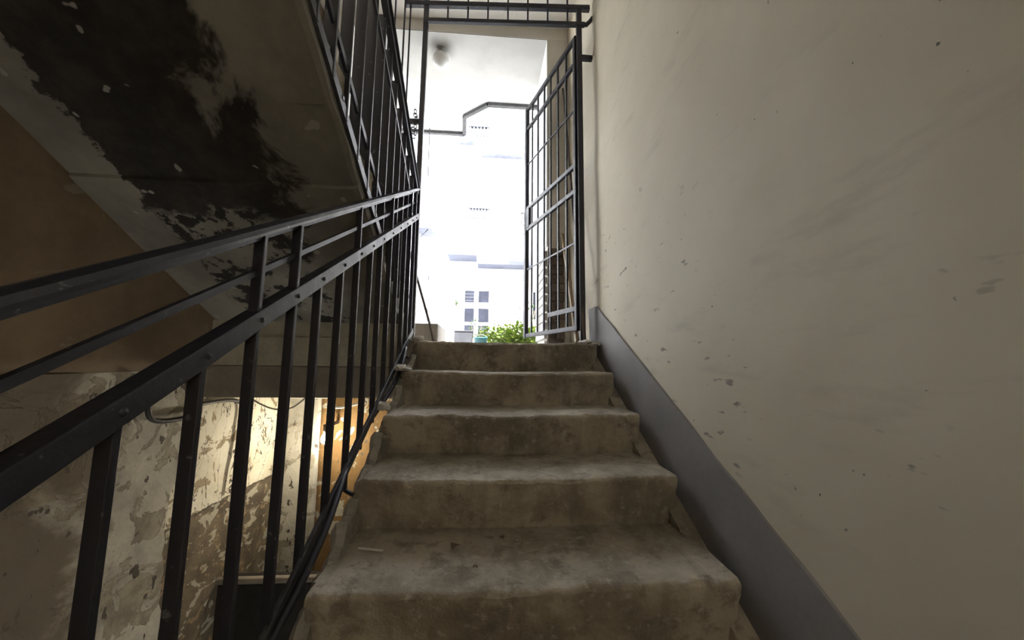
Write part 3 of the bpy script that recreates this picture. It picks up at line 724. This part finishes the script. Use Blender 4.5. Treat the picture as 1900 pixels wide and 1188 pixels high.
# ================================================================== POLES, RUBBLE, LITTER
tag(MB().tube([(0.635, 2.945, 2.40), (0.60, 2.18, FLOOR)], 0.011, 8).build('leaning_rod', 'dark_wood', smooth=True), 'thin dark rod leaning against the right wall behind the gate leaf', 'rod')
tag(MB().bar((0.625, 2.93, 1.06), (0.585, 2.31, FLOOR + 0.02), 0.022, 0.035).build('leaning_stick', 'wood'), 'raw wooden lath leaning at the brick pier behind the gate leaf', 'stick')
tag(MB().tube([(-0.66, 2.93, 0.98), (-0.44, 2.93, 0.27), (-0.40, 2.93, 0.12)], 0.011, 8).build('leaning_rod', 'dark_wood', smooth=True), 'dark rod leaning beside the low parapet left of the doorway', 'rod')
tag(MB().bar((-0.756, 4.36, LINT + 0.0), (-0.752, 4.36, 2.20), 0.010, 0.010).build('hanging_rod', 'lead_edge'), 'thin dark rod hanging from the gallery edge', 'rod')
def chunk(c, s, seed):
    bm = bmesh.new(); bmesh.ops.create_icosphere(bm, subdivisions=2, radius=1)
    for v in bm.verts:
        d = 1 + 0.45 * noise.noise(v.co * 1.6 + Vector((seed, 0, 0)))
        v.co = Vector((v.co.x * s[0] * d, v.co.y * s[1] * d, max(v.co.z, -0.6) * s[2] * d)) + Vector(c)
    mb = MB(); mb.add([v.co[:] for v in bm.verts], [[v.index for v in f.verts] for f in bm.faces]); bm.free(); return mb
for i, (c, s, lab) in enumerate([
    ((-0.385, Y6 + 0.06, FLOOR + 0.012), (0.040, 0.03, 0.018), 'pale mortar lump at the left end of the topmost step'),
    ((-0.43, Y6 + 0.12, FLOOR + 0.008), (0.028, 0.03, 0.014), 'small mortar crumb at the foot of the left gate post'),
    ((-0.415, Y6 - TREAD + 0.06, FLOOR - RISE + 0.010), (0.034, 0.035, 0.02), 'broken mortar lump on the left end of the second step down'),
    ((-0.375, Y6 - TREAD + 0.035, FLOOR - RISE + 0.004), (0.022, 0.02, 0.010), 'flat mortar flake on the second step down'),
    ((-0.43, Y6 - 2 * TREAD + 0.11, FLOOR - 2 * RISE + 0.014), (0.03, 0.03, 0.024), 'mortar lump wedged behind the railing at the third step'),
    ((0.61, Y6 + 0.10, FLOOR + 0.008), (0.05, 0.06, 0.020), 'grey mortar mound at the foot of the hinge post'),
    ((0.655, Y6 + 0.05, FLOOR - 0.002), (0.035, 0.03, 0.012), 'loose plaster chip by the wall on the topmost step')]):
    tag(chunk(c, s, i * 2.3).build('mortar_lump', 'rubble'), lab, 'rubble', 'mortar crumbs on the steps')
z2 = FLOOR - 4 * RISE
tag(MB().bar((-0.345, 1.120, z2 + 0.006), (-0.272, 1.103, z2 + 0.006), 0.005, 0.004, side=(0, 1, 0)).build('paper_stick', 'paper'), 'thin white paper stick lying on the lowest clear tread', 'litter')
def dry(c, s, a):
    V = []; n = 7
    for i in range(n + 1):
        t = i / n; w = math.sin(math.pi * min(0.97, t * 0.94 + 0.03)) * 0.42
        for u in (-1, 0, 1): V.append(((t - 0.5), u * w, 0.16 * abs(u) + 0.15 * math.sin(t * 4)))
    Fs = []
    for i in range(n):
        for j in (0, 1): Fs.append((i * 3 + j, i * 3 + j + 1, i * 3 + j + 4, i * 3 + j + 3))
    r = Matrix.Rotation(a, 3, 'Z'); V = [Vector(c) + r @ (Vector(v) * s) for v in V]
    mb = MB().add(V, Fs); o = len(mb.v) ; return mb
for c, s, a, lab in (((-0.074, 1.11, z2 + 0.006), 0.034, 1.2, 'curled dry leaf in the middle of the lowest clear tread'), ((-0.015, 1.010, z2 + 0.004), 0.014, 0.3, 'tiny brown crumb near the worn nosing of the lowest clear tread'), ((0.06, 1.165, z2 + 0.004), 0.018, 2.2, 'small dry leaf at the back of the lowest clear tread')):
    ob = dry(c, s, a).build('dry_leaf', 'dry_leaf'); tag(ob, lab, 'leaf', 'litter on the tread')
    so = ob.modifiers.new('thick', 'SOLIDIFY'); so.thickness = 0.0012

# ================================================================== COURTYARD
FY = 14.0
struct(MB().box(-9, 9, FY, FY + 0.6, GROUND - 0.2, 16).build('wall_courtyard', 'facade'))
struct(MB().box(-1.42, 4.5, FY - 0.03, FY, GROUND - 0.1, 3.02).build('wall_courtyard_ground', 'facade_cream'))
struct(MB().box(-1.50, 4.6, FY - 0.16, FY, 3.02, 3.12).build('trim_5', 'facade_cream', bevel=0.02))
struct(MB().box(-9, -2.30, 6.2, FY, GROUND - 0.2, 13).build('wall_courtyard_left', 'facade'))
struct(MB().box(3.6, 9, 6.2, FY, GROUND - 0.2, 13).build('wall_courtyard_right', 'facade'))
aw = thing('awning', 'small grey sloping canopy on the bright left courtyard wall', 'awning')
MB().prism([(11.0, 4.05), (11.0, 4.12), (12.9, 4.52), (12.9, 4.42)], 0, -2.32, -1.78).build('canopy_slab', 'slab_blue', aw)
MB().bar((-1.86, 11.2, 4.08), (-2.30, 11.2, 3.6), 0.03, 0.03, side=(0, 1, 0)).build('bracket', 'rail_pale', aw)
tag(MB().tube([(-2.22, FY - 0.08, GROUND), (-2.22, FY - 0.08, 5.2)], 0.022, 8).build('downpipe', 'rail_pale'), 'thin grey downpipe in the left courtyard corner', 'pipe')
# ground floor window: two casements of three panes
win = thing('window_1', 'tall white framed window in the cream facade across the courtyard', 'window'); win['kind'] = 'structure'
MB().box(-0.93, 0.20, FY - 0.085, FY - 0.03, 0.78, 2.80).build('window_frame', 'window_frame', win)
for x0, x1 in ((-0.83, -0.47), (-0.31, 0.09)):
    for z0, z1 in ((2.24, 2.69), (1.48, 2.01), (0.86, 1.36)):
        MB().box(x0, x1, FY - 0.095, FY - 0.080, z0, z1).build('pane', 'glass', win)
for i in range(3): MB().box(-0.83, -0.47, FY - 0.102, FY - 0.094, 2.30 + i * 0.13, 2.312 + i * 0.13).build('glazing_bar', 'rail_pale', win)
win2 = thing('window_2', 'barred window glimpsed through the open gate leaf', 'window'); win2['kind'] = 'structure'
MB().box(1.62, 2.42, FY - 0.085, FY - 0.03, 1.55, 2.78).build('window_frame', 'window_frame', win2)
MB().box(1.70, 2.34, FY - 0.095, FY - 0.08, 1.63, 2.70).build('pane', 'glass', win2)
for i in range(5): MB().box(1.76 + i * 0.13, 1.79 + i * 0.13, FY - 0.13, FY - 0.11, 1.60, 2.74).build('window_bar', 'window_frame', win2)

def balcony(x0, x1, z, depth, h, label, seed, slabmat='slab_blue', th=0.14):
    t = thing('balcony', label, 'balcony', 'balconies across the courtyard')
    MB().box(x0, x1, FY - depth, FY, z - th, z).build('slab', slabmat, t)
    y = FY - depth + 0.04
    MB().bar((x0, y, z + h), (x1, y, z + h), 0.03, 0.03, side=(0, 1, 0)).build('top_rail', 'rail_pale', t)
    n = int((x1 - x0) / 0.14)
    for i in range(n + 1):
        x = x0 + (x1 - x0) * i / n
        MB().bar((x, y, z), (x, y, z + h), 0.014, 0.014).build('rail_bar', 'rail_pale', t)
    return t
balcony(-1.45, -0.40, 4.0, 0.9, 0.62, 'narrow bluish balcony above the cream facade cornice', 1)
balcony(-0.36, 1.70, 3.74, 0.7, 0.10, 'low pale walkway edge to the right of the bluish balcony', 2)
balcony(-0.30, 1.5, 8.25, 0.5, 0.12, 'faint upper walkway edge high on the white facade', 3, 'slab_pale', 0.06)
balcony(-1.20, -0.55, 8.75, 0.6, 0.12, 'faint highest ledge near the gallery rim corner', 4, 'slab_pale', 0.06)
for x0, w, hh, lab in ((-1.12, 0.42, 0.62, 'blue grey laundry hanging over the bluish balcony rail'), (-0.66, 0.22, 0.40, 'small grey cloth on the right end of the bluish balcony')):
    V = []; Fs = []; n = 8
    for i in range(n + 1):
        for j in range(5):
            V.append((x0 + w * i / n, FY - 0.90 - 0.03 * math.sin(i * 1.9) - 0.004, 4.68 - hh * j / 4 + 0.02 * math.sin(i)))
    for i in range(n):
        for j in range(4): a = i * 5 + j; Fs.append((a, a + 5, a + 6, a + 1))
    ob = MB().add(V, Fs).build('laundry', 'cloth'); tag(ob, lab, 'laundry', 'laundry on the balcony')
    so = ob.modifiers.new('thick', 'SOLIDIFY'); so.thickness = 0.006
def balustrade(x0, x1, z, n, label):
    t = thing('window_grille', label, 'grille', 'faint window grilles on the white facade')
    MB().bar((x0, FY - 0.06, z + 0.2), (x1, FY - 0.06, z + 0.2), 0.12, 0.03, side=(0, 1, 0)).build('rail', 'rail_pale', t)
    for i in range(n):
        x = x0 + (x1 - x0) * (i + 0.5) / n
        MB().bar((x, FY - 0.05, z - 0.18), (x, FY - 0.05, z + 0.2), 0.05, 0.10, side=(1, 0, 0)).build('baluster', 'rail_pale', t)
balustrade(-0.85, -0.02, 9.25, 6, 'faint upper row of stubby balusters high on the facade')
balustrade(-0.80, 0.05, 5.80, 7, 'faint middle row of stubby balusters above the bluish balcony')

# planter, bucket, plants
def planter(c, sx, sy, h):
    t = thing('planter_box', 'dark grey planter box standing in the courtyard', 'planter', None)
    x, y, z = c
    MB().box(x - sx, x + sx, y - sy, y + sy, z, z + h).build('body', 'pot', t, bevel=0.01)
    MB().box(x - sx - 0.015, x + sx + 0.015, y - sy - 0.015, y + sy + 0.015, z + h, z + h + 0.03).build('rim', 'pot', t, bevel=0.006)
    return t
planter((-0.48, 8.0, GROUND), 0.19, 0.2, 0.56)
bk = thing('bucket', 'small teal plastic bucket beside the courtyard shrubs', 'bucket')
MB().lathe((-0.10, 7.2, GROUND - 0.045), [(0.0001, 0), (0.10, 0), (0.13, 0.43), (0.138, 0.43), (0.138, 0.455), (0.12, 0.455), (0.11, 0.05)], 20).build('body', 'bucket', bk, smooth=True)
MB().tube([(-0.10 + 0.135 * math.cos(a), 7.2, GROUND + 0.395 + 0.06 * math.sin(a)) for a in [math.pi * i / 12 for i in range(13)]], 0.005, 6).build('handle', 'galv', bk)
def shrub(c, r, h, n, mat, label, seed, group='green shrubs in the courtyard', ls=0.09):
    rnd = random.Random(seed); t = thing('shrub', label, 'plant', group)
    x, y, z = c; mb = MB(); stems = MB()
    for i in range(7):
        a = rnd.uniform(0, 6.28); stems.tube([(x, y, z), (x + 0.5 * r * math.cos(a), y + 0.5 * r * math.sin(a), z + h * 0.5), (x + 0.8 * r * math.cos(a), y + 0.8 * r * math.sin(a), z + h * 0.8)], [0.012, 0.008, 0.004], 5)
    stems.build('stems', 'stem', t)
    for i in range(n):
        a = rnd.uniform(0, 6.28); u = rnd.random() ** 0.6; v = rnd.random()
        p = Vector((x + r * u * math.cos(a), y + r * u * math.sin(a), z + h * (0.25 + 0.75 * v * (1 - 0.45 * u * u))))
        d = Vector((math.cos(a) + rnd.uniform(-.6, .6), math.sin(a) + rnd.uniform(-.6, .6), rnd.uniform(-.2, .7))).normalized(); s = d.cross(Vector((rnd.uniform(-.3, .3), rnd.uniform(-.3, .3), 1))).normalized(); l = ls * rnd.uniform(.6, 1.3)
        up = s.cross(d)
        mb.add([p, p + d * l * .5 + s * l * .3 + up * l * 0.06, p + d * l, p + d * l * .5 - s * l * .3 + up * l * 0.06], [(0, 1, 2), (0, 2, 3)])
    o = mb.build('foliage', mat, t); o['kind'] = 'stuff'; return t
shrub((0.22, 8.5, GROUND), 0.44, 0.78, 1500, 'leaf', 'bright green shrub right of the dark planter box', 1, ls=0.11)
shrub((0.66, 7.2, GROUND), 0.45, 0.68, 1500, 'leaf', 'bright green shrub in front of the open gate leaf', 2, ls=0.11)
shrub((1.32, 8.7, GROUND), 0.48, 0.80, 1500, 'leaf', 'bright green shrub seen through the gate leaf bars', 3, ls=0.11)
shrub((1.15, 10.4, GROUND), 0.34, 1.75, 130, 'leaf_dark', 'tall loose dark green shrub behind the gate leaf edge', 4, ls=0.12)
shrub((-0.30, 11.0, GROUND), 0.22, 1.25, 130, 'leaf_dark', 'dark green shrub growing before the facade window', 5, ls=0.12)
def dracaena(c, h, label, seed, nl=22, L=0.34):
    rnd = random.Random(seed); t = thing('spiky_plant', label, 'plant'); x, y, z = c
    MB().tube([(x, y, z), (x + 0.02, y, z + h * 0.5), (x - 0.01, y, z + h)], [0.022, 0.018, 0.014], 7).build('stem', 'stem', t)
    for i in range(nl):
        a = rnd.uniform(0, 6.28); e = rnd.uniform(-0.3, 1.2); l = L * rnd.uniform(.7, 1.1); d = Vector((math.cos(a) * math.cos(e), math.sin(a) * math.cos(e), math.sin(e))); s = d.cross(Vector((0, 0, 1))).normalized() * 0.018
        p = Vector((x - 0.01, y, z + h)); m = p + d * l * .5; q = p + d * l + Vector((0, 0, -0.22 * l))
        MB().add([p - s * .6, p + s * .6, m + s, m - s, q], [(0, 1, 2, 3), (3, 2, 4)]).build('leaf', 'leaf_dark', t)
dracaena((-0.98, 12.0, GROUND), 1.78, 'slim spiky leaved plant on a bare stem before the facade', 3)
pt = thing('flower_pot', 'round clay pot holding the slim spiky plant', 'pot')
MB().lathe((-0.98, 12.0, GROUND), [(0.0001, 0), (0.12, 0), (0.16, 0.28), (0.175, 0.28), (0.175, 0.33), (0.15, 0.33), (0.14, 0.20), (0.0001, 0.20)], 20).build('body', 'pot', pt, smooth=True)
